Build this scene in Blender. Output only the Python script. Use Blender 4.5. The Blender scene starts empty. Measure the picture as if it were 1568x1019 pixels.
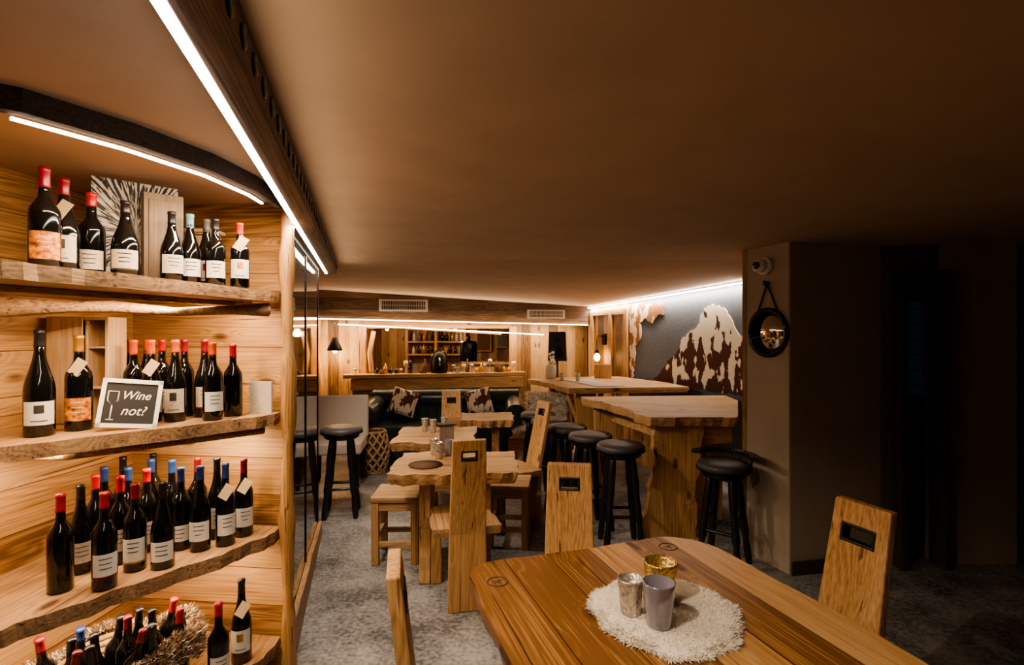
import bpy, bmesh, math, random
from mathutils import Vector, Matrix
random.seed(7)
R=random.random
pi=math.pi
COL=bpy.context.scene.collection
try: bpy.context.scene.view_settings.look='AgX - Medium High Contrast'
except Exception: pass
GAIN=0.66   # overall dimmer setting of the room lights

# ------------------------------------------------------------ materials
def newmat(name):
    m=bpy.data.materials.new(name); m.use_nodes=True
    nt=m.node_tree; b=nt.nodes['Principled BSDF']
    return m,nt,b
def plain(name,col,rough=.5,metal=0,emit=0,ecol=None,trans=0,coat=0,noise=0,nscale=20,bump=0,sheen=0):
    m,nt,b=newmat(name)
    b.inputs['Base Color'].default_value=(*col,1); b.inputs['Roughness'].default_value=rough
    b.inputs['Metallic'].default_value=metal
    if emit:
        b.inputs['Emission Color'].default_value=(*(ecol or col),1); b.inputs['Emission Strength'].default_value=emit
    if trans: b.inputs['Transmission Weight'].default_value=trans
    if coat: b.inputs['Coat Weight'].default_value=coat
    if sheen: b.inputs['Sheen Weight'].default_value=sheen
    if noise or bump:
        tc=nt.nodes.new('ShaderNodeTexCoord'); n=nt.nodes.new('ShaderNodeTexNoise')
        n.inputs['Scale'].default_value=nscale; n.inputs['Detail'].default_value=6
        nt.links.new(tc.outputs['Object'],n.inputs['Vector'])
        if noise:
            r=nt.nodes.new('ShaderNodeValToRGB')
            r.color_ramp.elements[0].position=.3; r.color_ramp.elements[1].position=.7
            r.color_ramp.elements[0].color=(*[c*(1-noise) for c in col],1)
            r.color_ramp.elements[1].color=(*[min(1,c*(1+noise)) for c in col],1)
            nt.links.new(n.outputs['Fac'],r.inputs['Fac']); nt.links.new(r.outputs['Color'],b.inputs['Base Color'])
        if bump:
            bp=nt.nodes.new('ShaderNodeBump'); bp.inputs['Strength'].default_value=bump; bp.inputs['Distance'].default_value=.01
            nt.links.new(n.outputs['Fac'],bp.inputs['Height']); nt.links.new(bp.outputs['Normal'],b.inputs['Normal'])
    return m
def math_(nt,op,a,b=None):
    n=nt.nodes.new('ShaderNodeMath'); n.operation=op
    for i,v in enumerate((a,b)):
        if v is None: continue
        if isinstance(v,(int,float)): n.inputs[i].default_value=v
        else: nt.links.new(v,n.inputs[i])
    return n.outputs[0]
def wood(name,dark,mid,light,grain='X',plank=None,width=0.15,rough=.5,knots=True,gs=1.0,var=.26,crack=.8):
    m,nt,b=newmat(name); L=nt.links
    tc=nt.nodes.new('ShaderNodeTexCoord'); sp=nt.nodes.new('ShaderNodeSeparateXYZ')
    L.new(tc.outputs['Object'],sp.inputs[0])
    ax={k:sp.outputs[k] for k in 'XYZ'}
    g=ax[grain]; oth=[k for k in 'XYZ' if k!=grain]
    seed=0.0
    if plank:
        idx=math_(nt,'FLOOR',math_(nt,'DIVIDE',ax[plank],width))
        wn=nt.nodes.new('ShaderNodeTexWhiteNoise'); wn.noise_dimensions='1D'; L.new(idx,wn.inputs['W'])
        seed=wn.outputs['Value']
        g=math_(nt,'ADD',g,math_(nt,'MULTIPLY',seed,17.0))
    cb3=nt.nodes.new('ShaderNodeCombineXYZ')
    L.new(math_(nt,'MULTIPLY',g,2.6),cb3.inputs[0]); L.new(math_(nt,'MULTIPLY',ax[oth[0]],6.0),cb3.inputs[1]); L.new(math_(nt,'MULTIPLY',ax[oth[1]],6.0),cb3.inputs[2])
    v=nt.nodes.new('ShaderNodeTexVoronoi'); v.inputs['Scale'].default_value=1
    L.new(cb3.outputs[0],v.inputs['Vector'])
    bend=nt.nodes.new('ShaderNodeMapRange'); bend.inputs[1].default_value=0; bend.inputs[2].default_value=.34; bend.inputs[3].default_value=1; bend.inputs[4].default_value=0
    bend.interpolation_type='SMOOTHSTEP'; L.new(v.outputs['Distance'],bend.inputs[0])
    def noise(kg,ko,detail,dist=0,off=0):
        cb=nt.nodes.new('ShaderNodeCombineXYZ')
        L.new(math_(nt,'ADD',math_(nt,'MULTIPLY',g,kg*gs),off),cb.inputs[0])
        L.new(math_(nt,'MULTIPLY',ax[oth[0]],ko*gs),cb.inputs[1]); L.new(math_(nt,'MULTIPLY',ax[oth[1]],ko*gs),cb.inputs[2])
        n=nt.nodes.new('ShaderNodeTexNoise'); n.inputs['Scale'].default_value=1; n.inputs['Detail'].default_value=detail; n.inputs['Distortion'].default_value=dist
        L.new(cb.outputs[0],n.inputs['Vector']); return n.outputs['Fac']
    n1=noise(.6,8,1.5,.1)
    n1k=math_(nt,'ADD',n1,math_(nt,'MULTIPLY',bend.outputs[0],.16)) if knots else n1
    rings=math_(nt,'ADD',math_(nt,'MULTIPLY',math_(nt,'SINE',math_(nt,'MULTIPLY',n1k,110.0)),.5),.5)
    n2=noise(2.6,150,6)
    n3=noise(1.5,4.5,6,.3,31.7)
    f=math_(nt,'ADD',math_(nt,'MULTIPLY',rings,.11),math_(nt,'MULTIPLY',n2,.50))
    f=math_(nt,'ADD',f,math_(nt,'MULTIPLY',n3,.39))
    if plank: f=math_(nt,'ADD',f,math_(nt,'MULTIPLY',math_(nt,'SUBTRACT',seed,.5),var))
    r=nt.nodes.new('ShaderNodeValToRGB'); e=r.color_ramp.elements
    e[0].position=.29; e[0].color=(*dark,1); e[1].position=.72; e[1].color=(*light,1)
    x=e.new(.48); x.color=(*mid,1)
    L.new(f,r.inputs['Fac']); out=r.outputs['Color']
    def mul(out,fac,c=(.16,.09,.05,1)):
        mx=nt.nodes.new('ShaderNodeMixRGB'); mx.blend_type='MULTIPLY'; mx.inputs[2].default_value=c
        L.new(fac,mx.inputs[0]); L.new(out,mx.inputs[1]); return mx.outputs[0]
    n5=noise(1.6,60,2,0,9.3)
    mr0=nt.nodes.new('ShaderNodeMapRange'); mr0.inputs[1].default_value=.66; mr0.inputs[2].default_value=.70; mr0.inputs[3].default_value=0; mr0.inputs[4].default_value=crack
    L.new(n5,mr0.inputs[0]); out=mul(out,mr0.outputs[0])
    if knots:
        mr=nt.nodes.new('ShaderNodeMapRange'); mr.inputs[1].default_value=.07; mr.inputs[2].default_value=.15; mr.inputs[3].default_value=.88; mr.inputs[4].default_value=0
        L.new(v.outputs['Distance'],mr.inputs[0]); out=mul(out,mr.outputs[0])
    if plank:
        fr=math_(nt,'FRACT',math_(nt,'DIVIDE',ax[plank],width))
        gap=math_(nt,'LESS_THAN',fr,.004/width); out=mul(out,math_(nt,'MULTIPLY',gap,.85))
    L.new(out,b.inputs['Base Color']); b.inputs['Roughness'].default_value=rough
    bp=nt.nodes.new('ShaderNodeBump'); bp.inputs['Strength'].default_value=.4; bp.inputs['Distance'].default_value=.005
    L.new(f,bp.inputs['Height']); L.new(bp.outputs['Normal'],b.inputs['Normal'])
    return m

D,M_,Li=(.19,.095,.04),(.45,.265,.12),(.67,.45,.25)
W_wallH=wood('wood_cladding_horizontal',(.15,.075,.03),(.44,.245,.1),(.65,.42,.21),'X','Z',.17)
W_wallV=wood('wood_cladding_vertical',(.1,.052,.024),(.33,.19,.085),(.54,.36,.19),'Z','X',.15,var=.36)
W_old=wood('aged_wood',(.03,.018,.01),(.12,.07,.037),(.24,.15,.088),'X','Z',.16)
W_table=wood('oak_table_top',(.2,.09,.03),(.46,.245,.095),(.68,.42,.2),'Y','X',.165,rough=.36,var=.5)
W_x=wood('pine_x',D,M_,Li,'X'); W_y=wood('pine_y',D,M_,Li,'Y'); W_z=wood('pine_z',(.21,.1,.04),(.47,.26,.105),(.66,.42,.21),'Z')
W_shelf=wood('shelf_live_edge',(.16,.085,.04),(.4,.235,.115),(.58,.38,.2),'Y',rough=.55)
W_edge=wood('shelf_bark_edge',(.1,.055,.03),(.3,.175,.09),(.52,.34,.19),'Y',rough=.8,gs=1.2)
W_bark=wood('bark_edge',(.08,.045,.025),(.26,.15,.08),(.46,.3,.17),'Y',rough=.8)
W_beam=wood('dark_beam',(.05,.03,.018),(.14,.085,.052),(.26,.165,.105),'X',rough=.75,knots=False)
W_fascia=wood('dark_fascia',(.012,.008,.005),(.035,.02,.012),(.075,.045,.027),'X',rough=.75,knots=False)
W_crate=wood('crate_wood',(.36,.22,.11),(.56,.39,.23),(.7,.52,.34),'Z',knots=False,crack=.2)
W_crate2=wood('crate_grey',(.14,.095,.065),(.23,.165,.12),(.32,.24,.18),'Z',knots=False,crack=.2)
black=plain('black_lacquer',(.012,.011,.012),.35)
blackseat=plain('black_leather',(.06,.058,.064),.5,bump=.2,nscale=60)
iron=plain('iron',(.03,.028,.026),.4,1)
steel=plain('brushed_steel',(.5,.48,.45),.3,1)
plaster=plain('ceiling_plaster',(.50,.38,.28),.9,noise=.07,nscale=4,bump=.15)
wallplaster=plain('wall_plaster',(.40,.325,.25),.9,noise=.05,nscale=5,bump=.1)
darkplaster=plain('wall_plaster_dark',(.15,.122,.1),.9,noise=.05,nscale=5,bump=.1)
slate=plain('slate_paint',(.13,.152,.19),.8,noise=.15,nscale=30)
white=plain('white_paint',(.8,.77,.72),.5)
vwhite=plain('vent_paint',(.55,.51,.45),.5)
paper=plain('label_paper',(.54,.49,.41),.6,noise=.12,nscale=90); paper2=plain('label_white',(.68,.66,.61),.55); ink=plain('label_ink',(.04,.035,.03),.6)
kraft=plain('kraft_tag',(.56,.42,.26),.8)
red=plain('capsule_red',(.42,.014,.016),.3); dred=plain('capsule_wine',(.2,.012,.024),.3); orange=plain('capsule_orange',(.58,.1,.022),.35); blue=plain('capsule_blue',(.022,.055,.2),.3)
capb=plain('capsule_black',(.015,.013,.015),.3); lblue=plain('capsule_light_blue',(.15,.4,.52),.35); gold=plain('capsule_gold',(.5,.28,.07),.35,.6); grey=plain('capsule_grey',(.12,.12,.13),.3)
glassb=plain('bottle_glass',(.005,.005,.005),.08,coat=.25)
amber=plain('label_art',(.6,.2,.04),.5,noise=.9,nscale=60)
led=plain('led_strip',(1,.8,.6),.5,emit=13,ecol=(1,.76,.54))
ledw=plain('led_strip_cool',(1,.9,.8),.5,emit=17,ecol=(1,.88,.77))
bulb=plain('bulb',(1,.7,.3),.5,emit=34,ecol=(1,.6,.22))
darkglass=plain('fridge_glass',(.22,.2,.17),.03,.9)
leather=plain('sofa_leather',(.014,.03,.03),.3,bump=.15,nscale=50)
fleece=plain('fleece',(.88,.82,.72),.95,sheen=.6)
furb=plain('fur_brown',(.36,.24,.15),.95,noise=.5,nscale=14); furd=plain('fur_dark',(.14,.075,.045),.9)
wicker=plain('wicker',(.42,.28,.15),.7,noise=.3,nscale=40)
linen=plain('white_upholstery',(.6,.54,.47),.85,bump=.2,nscale=80)
mercury=plain('mercury_glass_gold',(.6,.42,.15),.2,.75,noise=.6,nscale=120,bump=.3)
silverg=plain('mercury_glass_silver',(.55,.5,.44),.18,.6,noise=.5,nscale=100,bump=.3)
lilac=plain('smoked_glass',(.28,.27,.33),.12,.35,coat=.6)
wax=plain('wax',(.75,.68,.55),.5)
mirror=plain('mirror',(.75,.72,.68),.02,1)
doorpaint=plain('door_dark',(.065,.05,.042),.6)
bluedim=plain('dim_glass',(.01,.02,.025),.3,emit=.012,ecol=(.15,.5,.65))
def concrete():
    m,nt,b=newmat('polished_concrete'); L=nt.links
    tc=nt.nodes.new('ShaderNodeTexCoord')
    a=nt.nodes.new('ShaderNodeTexNoise'); a.inputs['Scale'].default_value=2.6; a.inputs['Detail'].default_value=9; a.inputs['Roughness'].default_value=.68
    c=nt.nodes.new('ShaderNodeTexNoise'); c.inputs['Scale'].default_value=40; c.inputs['Detail'].default_value=5
    for n in (a,c): L.new(tc.outputs['Object'],n.inputs['Vector'])
    f=math_(nt,'ADD',math_(nt,'MULTIPLY',a.outputs['Fac'],.6),math_(nt,'MULTIPLY',c.outputs['Fac'],.4))
    r=nt.nodes.new('ShaderNodeValToRGB'); e=r.color_ramp.elements
    e[0].position=.40; e[0].color=(.09,.09,.092,1); e[1].position=.60; e[1].color=(.38,.375,.37,1)
    L.new(f,r.inputs['Fac']); L.new(r.outputs['Color'],b.inputs['Base Color']); b.inputs['Roughness'].default_value=.38
    bp=nt.nodes.new('ShaderNodeBump'); bp.inputs['Strength'].default_value=.1; L.new(f,bp.inputs['Height']); L.new(bp.outputs['Normal'],b.inputs['Normal'])
    return m
conc=concrete()
def cow(name,thr=.5,scale=3.2,c1=(.84,.78,.68),c2=(.08,.026,.016),vert=True):
    m,nt,b=newmat(name); L=nt.links
    tc=nt.nodes.new('ShaderNodeTexCoord'); a=nt.nodes.new('ShaderNodeTexNoise'); a.inputs['Scale'].default_value=scale; a.inputs['Detail'].default_value=3.5
    mp=nt.nodes.new('ShaderNodeMapping'); mp.inputs['Scale'].default_value=(1.6,1,.8); L.new(tc.outputs['Object'],mp.inputs[0]); L.new(mp.outputs[0],a.inputs['Vector'])
    f=a.outputs['Fac']
    if vert:
        sp=nt.nodes.new('ShaderNodeSeparateXYZ'); L.new(tc.outputs['Object'],sp.inputs[0])
        mr=nt.nodes.new('ShaderNodeMapRange'); mr.inputs[1].default_value=1.1; mr.inputs[2].default_value=1.85; mr.inputs[3].default_value=.08; mr.inputs[4].default_value=-.13
        L.new(sp.outputs['Z'],mr.inputs[0]); f=math_(nt,'ADD',f,mr.outputs[0])
    r=nt.nodes.new('ShaderNodeValToRGB'); e=r.color_ramp.elements
    e[0].position=thr-.012; e[0].color=(*c1,1); e[1].position=thr+.012; e[1].color=(*c2,1)
    L.new(f,r.inputs['Fac']); L.new(r.outputs['Color'],b.inputs['Base Color']); b.inputs['Roughness'].default_value=.85
    return m
cowm=cow('cowhide',.5,5); cow2=cow('cowhide_tan',.5,5,(.75,.63,.48),(.3,.13,.05),False); cow3=cow('cowhide_cushion',.5,9,(.7,.6,.48),(.1,.035,.02),False)
def burst():
    m,nt,b=newmat('burst_print'); L=nt.links
    tc=nt.nodes.new('ShaderNodeTexCoord'); sp=nt.nodes.new('ShaderNodeSeparateXYZ'); L.new(tc.outputs['Object'],sp.inputs[0])
    z=math_(nt,'SUBTRACT',sp.outputs['Z'],.2); xx=math_(nt,'SUBTRACT',sp.outputs['X'],.0)
    a=math_(nt,'ARCTAN2',z,xx)
    rr=math_(nt,'SQRT',math_(nt,'ADD',math_(nt,'MULTIPLY',z,z),math_(nt,'MULTIPLY',xx,xx)))
    cb=nt.nodes.new('ShaderNodeCombineXYZ'); L.new(math_(nt,'MULTIPLY',a,14.0),cb.inputs[0]); L.new(math_(nt,'MULTIPLY',rr,10.0),cb.inputs[1])
    n=nt.nodes.new('ShaderNodeTexNoise'); n.inputs['Scale'].default_value=1.6; n.inputs['Detail'].default_value=2; L.new(cb.outputs[0],n.inputs['Vector'])
    r=nt.nodes.new('ShaderNodeValToRGB'); e=r.color_ramp.elements; e[0].position=.49; e[0].color=(.008,.008,.008,1); e[1].position=.53; e[1].color=(.6,.58,.55,1)
    L.new(n.outputs['Fac'],r.inputs['Fac']); L.new(r.outputs['Color'],b.inputs['Base Color']); return m
burstm=burst()

# ------------------------------------------------------------ mesh builder
class B:
    def __init__(s): s.v=[];s.f=[];s.mi=[];s.sm=[];s.m=[]
    def mat(s,m):
        if m not in s.m: s.m.append(m)
        return s.m.index(m)
    def add(s,vs,fs,m,smooth=False,M=None):
        o=len(s.v)
        for v in vs: s.v.append(tuple(M@Vector(v)) if M is not None else tuple(v))
        k=s.mat(m)
        for f in fs: s.f.append([i+o for i in f]); s.mi.append(k); s.sm.append(smooth)
    def box(s,c,d,m,rz=0,rx=0,ry=0,M=None,tx=1,ty=1):
        X,Y,Z=[a/2 for a in d]
        vs=[(-X,-Y,-Z),(X,-Y,-Z),(X,Y,-Z),(-X,Y,-Z),(-X*tx,-Y*ty,Z),(X*tx,-Y*ty,Z),(X*tx,Y*ty,Z),(-X*tx,Y*ty,Z)]
        T=Matrix.Translation(c)@Matrix.Rotation(rz,4,'Z')@Matrix.Rotation(ry,4,'Y')@Matrix.Rotation(rx,4,'X')
        if M is not None: T=M@T
        s.add(vs,[(0,3,2,1),(4,5,6,7),(0,1,5,4),(1,2,6,5),(2,3,7,6),(3,0,4,7)],m,False,T)
    def prism(s,poly,z0,z1,m,M=None,side=None,inset=0):
        a=sum(poly[i][0]*poly[(i+1)%len(poly)][1]-poly[(i+1)%len(poly)][0]*poly[i][1] for i in range(len(poly)))
        if a<0: poly=poly[::-1]
        n=len(poly)
        cx=sum(p[0] for p in poly)/n; cy=sum(p[1] for p in poly)/n
        low=[]
        for i,(x,y) in enumerate(poly):
            dx,dy=cx-x,cy-y; l=math.hypot(dx,dy) or 1; k=inset*(1+.5*math.sin(i*1.7))
            low.append((x+dx/l*k,y+dy/l*k))
        if inset:
            zm=z0+(z1-z0)*.55
            vs=[(x,y,z0) for x,y in low]+[(x,y,zm) for x,y in [((p[0]*.6+q[0]*.4)-(cx-p[0])*.006,(p[1]*.6+q[1]*.4)-(cy-p[1])*.006) for p,q in zip(poly,low)]]+[(x,y,z1) for x,y in poly]
            s.add(vs,[list(range(n))[::-1],list(range(2*n,3*n))],m,False,M)
            s.add(vs,[(j*n+i,j*n+(i+1)%n,(j+1)*n+(i+1)%n,(j+1)*n+i) for j in (0,1) for i in range(n)],side or m,False,M)
        else:
            vs=[(x,y,z0) for x,y in poly]+[(x,y,z1) for x,y in poly]
            s.add(vs,[list(range(n))[::-1],list(range(n,2*n))],m,False,M)
            s.add(vs,[(i,(i+1)%n,n+(i+1)%n,n+i) for i in range(n)],side or m,False,M)
    def lathe(s,prof,m,seg=24,M=None,smooth=True,sx=1,sy=1):
        vs=[];fs=[]
        for r,z in prof:
            for k in range(seg):
                a=2*pi*k/seg; vs.append((r*math.cos(a)*sx,r*math.sin(a)*sy,z))
        for j in range(len(prof)-1):
            for k in range(seg):
                fs.append((j*seg+k,j*seg+(k+1)%seg,(j+1)*seg+(k+1)%seg,(j+1)*seg+k))
        if prof[0][0]>1e-5: fs.append(list(range(seg))[::-1])
        if prof[-1][0]>1e-5: fs.append([ (len(prof)-1)*seg+k for k in range(seg)])
        s.add(vs,fs,m,smooth,M)
    def tube(s,pts,r,m,seg=8,M=None,radii=None):
        pts=[Vector(p) for p in pts]; vs=[];fs=[]
        up=Vector((0,0,1))
        for i,p in enumerate(pts):
            t=(pts[min(i+1,len(pts)-1)]-pts[max(i-1,0)]).normalized()
            u=up if abs(t.dot(up))<.95 else Vector((1,0,0))
            a=t.cross(u).normalized(); b=t.cross(a).normalized(); rr=radii[i] if radii else r
            for k in range(seg):
                q=2*pi*k/seg; vs.append(tuple(p+(a*math.cos(q)+b*math.sin(q))*rr))
        for i in range(len(pts)-1):
            for k in range(seg): fs.append((i*seg+k,i*seg+(k+1)%seg,(i+1)*seg+(k+1)%seg,(i+1)*seg+k))
        fs.append(list(range(seg))[::-1]); fs.append([(len(pts)-1)*seg+k for k in range(seg)])
        s.add(vs,fs,m,True,M)
    def patch(s,r,a0,a1,z0,z1,m,M=None,n=8):
        vs=[];fs=[]
        for i in range(n+1):
            a=a0+(a1-a0)*i/n
            vs+= [(r*math.cos(a),r*math.sin(a),z0),(r*math.cos(a),r*math.sin(a),z1)]
        for i in range(n): fs.append((2*i,2*i+2,2*i+3,2*i+1))
        s.add(vs,fs,m,True,M)
    def ball(s,c,r,m,sz=1,M=None,seg=16,sx=1,sy=1):
        prof=[(max(1e-6,r*math.sin(pi*i/10)),-r*sz*math.cos(pi*i/10)) for i in range(11)]
        T=Matrix.Translation(c); T=(M@T) if M is not None else T
        s.lathe(prof,m,seg,T,True,sx,sy)
    def strand(s,p,n,l,w,m):
        p=Vector(p); d=(Vector(n)+Vector((R()-.5,R()-.5,R()-.5))*1.3).normalized()
        a=d.cross(Vector((R()-.5,R()-.5,R()-.5))).normalized()*w
        q=p+d*l*.6+Vector((R()-.5,R()-.5,0))*l*.25; e=p+d*l+Vector((R()-.5,R()-.5,-.2))*l*.5
        s.add([p-a,p+a,q+a*.7,q-a*.7,e],[(0,1,2,3),(3,2,4)],m,True)
    def obj(s,name,loc=(0,0,0),rz=0,bevel=0,sub=0,seg=2):
        me=bpy.data.meshes.new(name); me.from_pydata([tuple(v) for v in s.v],[],s.f); 
        for m in s.m: me.materials.append(m)
        for i,p in enumerate(me.polygons): p.material_index=s.mi[i]; p.use_smooth=s.sm[i]
        me.update()
        o=bpy.data.objects.new(name,me); o.location=loc; o.rotation_euler=(0,0,rz); COL.objects.link(o)
        if bevel:
            b=o.modifiers.new('bevel','BEVEL'); b.width=bevel; b.segments=seg; b.limit_method='ANGLE'; b.angle_limit=math.radians(50)
        return o

def wallseg(name,p0,p1,z0,z1,mat,thick=.1,side=-1,bevel=0):
    d=Vector(p1)-Vector(p0); L=d.length
    b=B(); b.box((L/2,side*thick/2,(z0+z1)/2),(L,thick,z1-z0),mat)
    return b.obj(name,(p0[0],p0[1],0),math.atan2(d.y,d.x),bevel)
def area(name,p0,p1,dirv,power,col=(1,.73,.5),w=.02,spread=180):
    p0=Vector(p0);p1=Vector(p1); x=(p1-p0).normalized(); z=-Vector(dirv); z=(z-x*z.dot(x)).normalized(); y=z.cross(x)
    l=bpy.data.lights.new(name,'AREA'); l.shape='RECTANGLE'; l.size=(p1-p0).length; l.size_y=w; l.energy=power*GAIN; l.color=col; l.spread=math.radians(spread)
    o=bpy.data.objects.new(name,l); o.matrix_world=Matrix.Translation((p0+p1)/2)@Matrix((x,y,z)).transposed().to_4x4(); COL.objects.link(o); return o
def point(name,loc,power,col=(1,.6,.3),r=.03):
    l=bpy.data.lights.new(name,'POINT'); l.energy=power*GAIN; l.color=col; l.shadow_soft_size=r
    o=bpy.data.objects.new(name,l); o.location=loc; COL.objects.link(o)
def spot(name,loc,tgt,power,ang=70,col=(1,.78,.57),r=.03,blend=.6):
    l=bpy.data.lights.new(name,'SPOT'); l.energy=power*GAIN; l.color=col; l.spot_size=math.radians(ang); l.spot_blend=blend; l.shadow_soft_size=r
    o=bpy.data.objects.new(name,l); o.location=loc; o.rotation_euler=(Vector(tgt)-Vector(loc)).to_track_quat('-Z','Y').to_euler(); COL.objects.link(o)
def wavy(p0,p1,n,amp,seed):
    rr=random.Random(seed); p0=Vector(p0);p1=Vector(p1); d=(p1-p0); nn=Vector((-d.y,d.x)).normalized(); ph=rr.random()*6; ph2=rr.random()*6; ph3=rr.random()*6
    return [tuple(p0+d*(i/n)+nn*amp*(math.sin(i/n*7+ph)*.5+math.sin(i/n*17+ph2)*.35+math.sin(i/n*41+ph3)*.2)) for i in range(n+1)]

# ------------------------------------------------------------ room shell
b=B(); b.box((.8,4.2,-.05),(8.6,12.8,.1),conc); b.obj('floor')
def back(x):
    if x<=-2.6: return 7.2,2.19
    if x<=1.2: t=(x+2.6)/3.8; return 7.2+.8*t,2.19-.2*t
    if x<=2.35: t=(x-1.2)/1.15; return 8.0-2.6*t,1.99+.14*t
    return 5.4,2.13
xs=[-3.3,-3,-2.6,-2,-1.4,-.8,-.2,.4,.8,1.2,1.5,1.8,2.1,2.35,2.8,3.4,4.2,4.9]
vs=[];fs=[]
for x in xs:
    yb,zb=back(x)
    col=[(-2.2,2.2),(1,2.2)]+[(4.3+(yb+.05-4.3)*t,2.2+(zb-2.2)*t) for t in [i/6 for i in range(7)]]
    for y,z in col: vs.append((x,y,z))
    for y,z in col: vs.append((x,y,z+.3))
n=9
for i in range(len(xs)-1):
    a=i*2*n; c=(i+1)*2*n
    for j in range(n-1):
        fs.append((a+j,a+j+1,c+j+1,c+j)); fs.append((a+n+j,c+n+j,c+n+j+1,a+n+j+1))
b=B(); b.add(vs,fs,plaster,False); b.obj('ceiling')
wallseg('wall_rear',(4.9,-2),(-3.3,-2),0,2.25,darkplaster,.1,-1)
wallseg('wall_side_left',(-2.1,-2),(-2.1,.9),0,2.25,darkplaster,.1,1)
wallseg('wall_side_far_left',(-3.1,4.3),(-3.1,8.1),0,2.3,W_wallH,.1,1)
wallseg('wall_left_return',(-3.1,4.3),(-2.0,4.3),0,2.2,W_wallH,.1,-1)
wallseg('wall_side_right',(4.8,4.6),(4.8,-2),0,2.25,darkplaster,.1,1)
wallseg('wall_niche_left',(-1.95,.8),(-1.8,2.48),0,2.2,W_wallH,.08,1)
wallseg('wall_niche_back',(-1.8,2.48),(-1.03,2.40),0,2.2,W_wallH,.03,1)
b=B(); b.prism([(1.83,3.45),(1.70,3.80),(2.34,5.2),(2.62,5.2),(2.55,3.6)],0,2.21,wallplaster); b.obj('wall_pillar',bevel=.01)
b=B(); b.prism([(1.675,3.80),(1.70,3.79),(1.80,4.0),(1.775,4.02)],0,2.2,W_z); b.obj('trim_1')
wallseg('baseboard_right',(1.835,3.435),(2.54,3.585),0,.09,doorpaint,.012,-1)
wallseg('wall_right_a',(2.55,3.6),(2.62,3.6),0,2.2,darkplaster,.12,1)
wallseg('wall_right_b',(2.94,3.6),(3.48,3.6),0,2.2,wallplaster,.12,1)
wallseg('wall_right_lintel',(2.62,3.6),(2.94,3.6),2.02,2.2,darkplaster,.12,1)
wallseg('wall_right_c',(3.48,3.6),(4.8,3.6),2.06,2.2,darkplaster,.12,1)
b=B()
b.box((2.635,3.57,1.01),(.04,.14,2.02),doorpaint); b.box((2.925,3.57,1.01),(.04,.14,2.02),doorpaint); b.box((2.78,3.57,2.0),(.3,.14,.04),doorpaint)
b.obj('trim_2')
b=B(); b.box((4.1,3.63,1.02),(1.2,.05,2.04),doorpaint)
for zz in (.5,1.45): b.box((4.1,3.6,zz),(.85,.02,.75 if zz>1 else .7),black)
b.ball((3.6,3.585,1.0),.03,steel); b.obj('door_1',bevel=.004)
wallseg('wall_passage',(2.4,5.2),(4.8,5.2),0,2.2,wallplaster,.1,1)
b=B(); b.box((3.92,5.17,1.45),(.34,.03,1.0),doorpaint); b.box((3.92,5.15,1.45),(.28,.01,.92),bluedim)
for i in range(6): b.box((3.92,5.14,1.08+i*.15),(.28,.01,.012),doorpaint)
b.obj('window_1')

A=Vector((2.35,5.4)); Bv=Vector((1.2,8.0)); dW=Bv-A; LW=dW.length; angW=math.atan2(dW.y,dW.x)
def wp(s): return tuple(A+dW*s)
wallseg('wall_right_slate',wp(-.08),wp(.66),0,2.3,slate,.1,-1)
wallseg('wall_right_wood',wp(.66),wp(1.02),0,2.3,W_wallV,.1,-1)
b=B()
for s in (.67,.8,.97): b.box((s*LW,.02,.98),(.07,.04,1.9),W_z)
b.box((.82*LW,.02,1.9),(.3*LW,.035,.1),W_x); b.obj('trim_4',(A.x,A.y,0),angW,.006)
def hide(name,pts,m,th=.012):
    b=B(); T=Matrix(((1,0,0,0),(0,0,1,.004),(0,1,0,0),(0,0,0,1)))
    poly=[(s*LW,z) for s,z in pts]; P=[]
    rr=random.Random(len(name))
    for i in range(len(poly)):
        a=Vector(poly[i]); c=Vector(poly[(i+1)%len(poly)])
        k=max(1,int((c-a).length/.03))
        for j in range(k):
            q=a+(c-a)*j/k; P.append((q.x+rr.uniform(-.014,.014),q.y+rr.uniform(-.014,.014)))
    b.prism(P,0,th,m,T); return b.obj(name,(A.x,A.y,0),angW)
hide('cowhide_mountain',[(-.06,.96),(-.06,1.48),(0,1.6),(.03,1.72),(.06,1.85),(.11,1.9),(.15,1.9),(.185,1.82),(.20,1.68),(.25,1.6),(.294,1.52),(.32,1.36),(.38,1.25),(.44,1.07),(.49,.96)],cowm)
hide('cowhide_outline',[(.40,1.83),(.41,1.93),(.44,1.97),(.5,1.96),(.56,1.98),(.645,1.97),(.645,.96),(.625,.96),(.61,1.2),(.60,1.42),(.555,1.55),(.57,1.72),(.53,1.78),(.48,1.72),(.45,1.8)],cow2)

S0=Vector((-2.6,7.2)); S1=Vector((1.2,8.0)); dS=S1-S0; angS=math.atan2(dS.y,dS.x); LS=dS.length
b=B(); ex=.55
vs=[(-ex,0,1.80),(LS,0,1.725),(LS,.5,1.725),(-ex,.5,1.80),(-ex,0,2.3),(LS,0,2.3),(LS,.5,2.3),(-ex,.5,2.3)]
b.add(vs,[(0,3,2,1),(4,5,6,7),(0,1,5,4),(1,2,6,5),(2,3,7,6),(3,0,4,7)],W_old)
b.obj('soffit_beam',(S0.x,S0.y,0),angS)
def vent(t,z,w,h):
    p=S0+dS*t; b=B()
    b.box((0,-.012,0),(w,.02,h),vwhite)
    b.box((0,-.024,0),(w*.9,.006,h*.7),black)
    for i in range(26): b.box((-w*.44+i*w*.88/25,-.03,0),(.006,.01,h*.68),vwhite)
    b.box((0,-.034,0),(w*.9,.006,.008),vwhite)
    b.obj('air_vent',(p.x,p.y,z),angS)
vent(.279,1.985,.68,.17); vent(.8186,1.875,.58,.13)
NB=Vector((-dS.y,dS.x)).normalized()
W0=S0+NB*.45
def bl(x): return tuple(W0+dS.normalized()*x)
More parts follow.
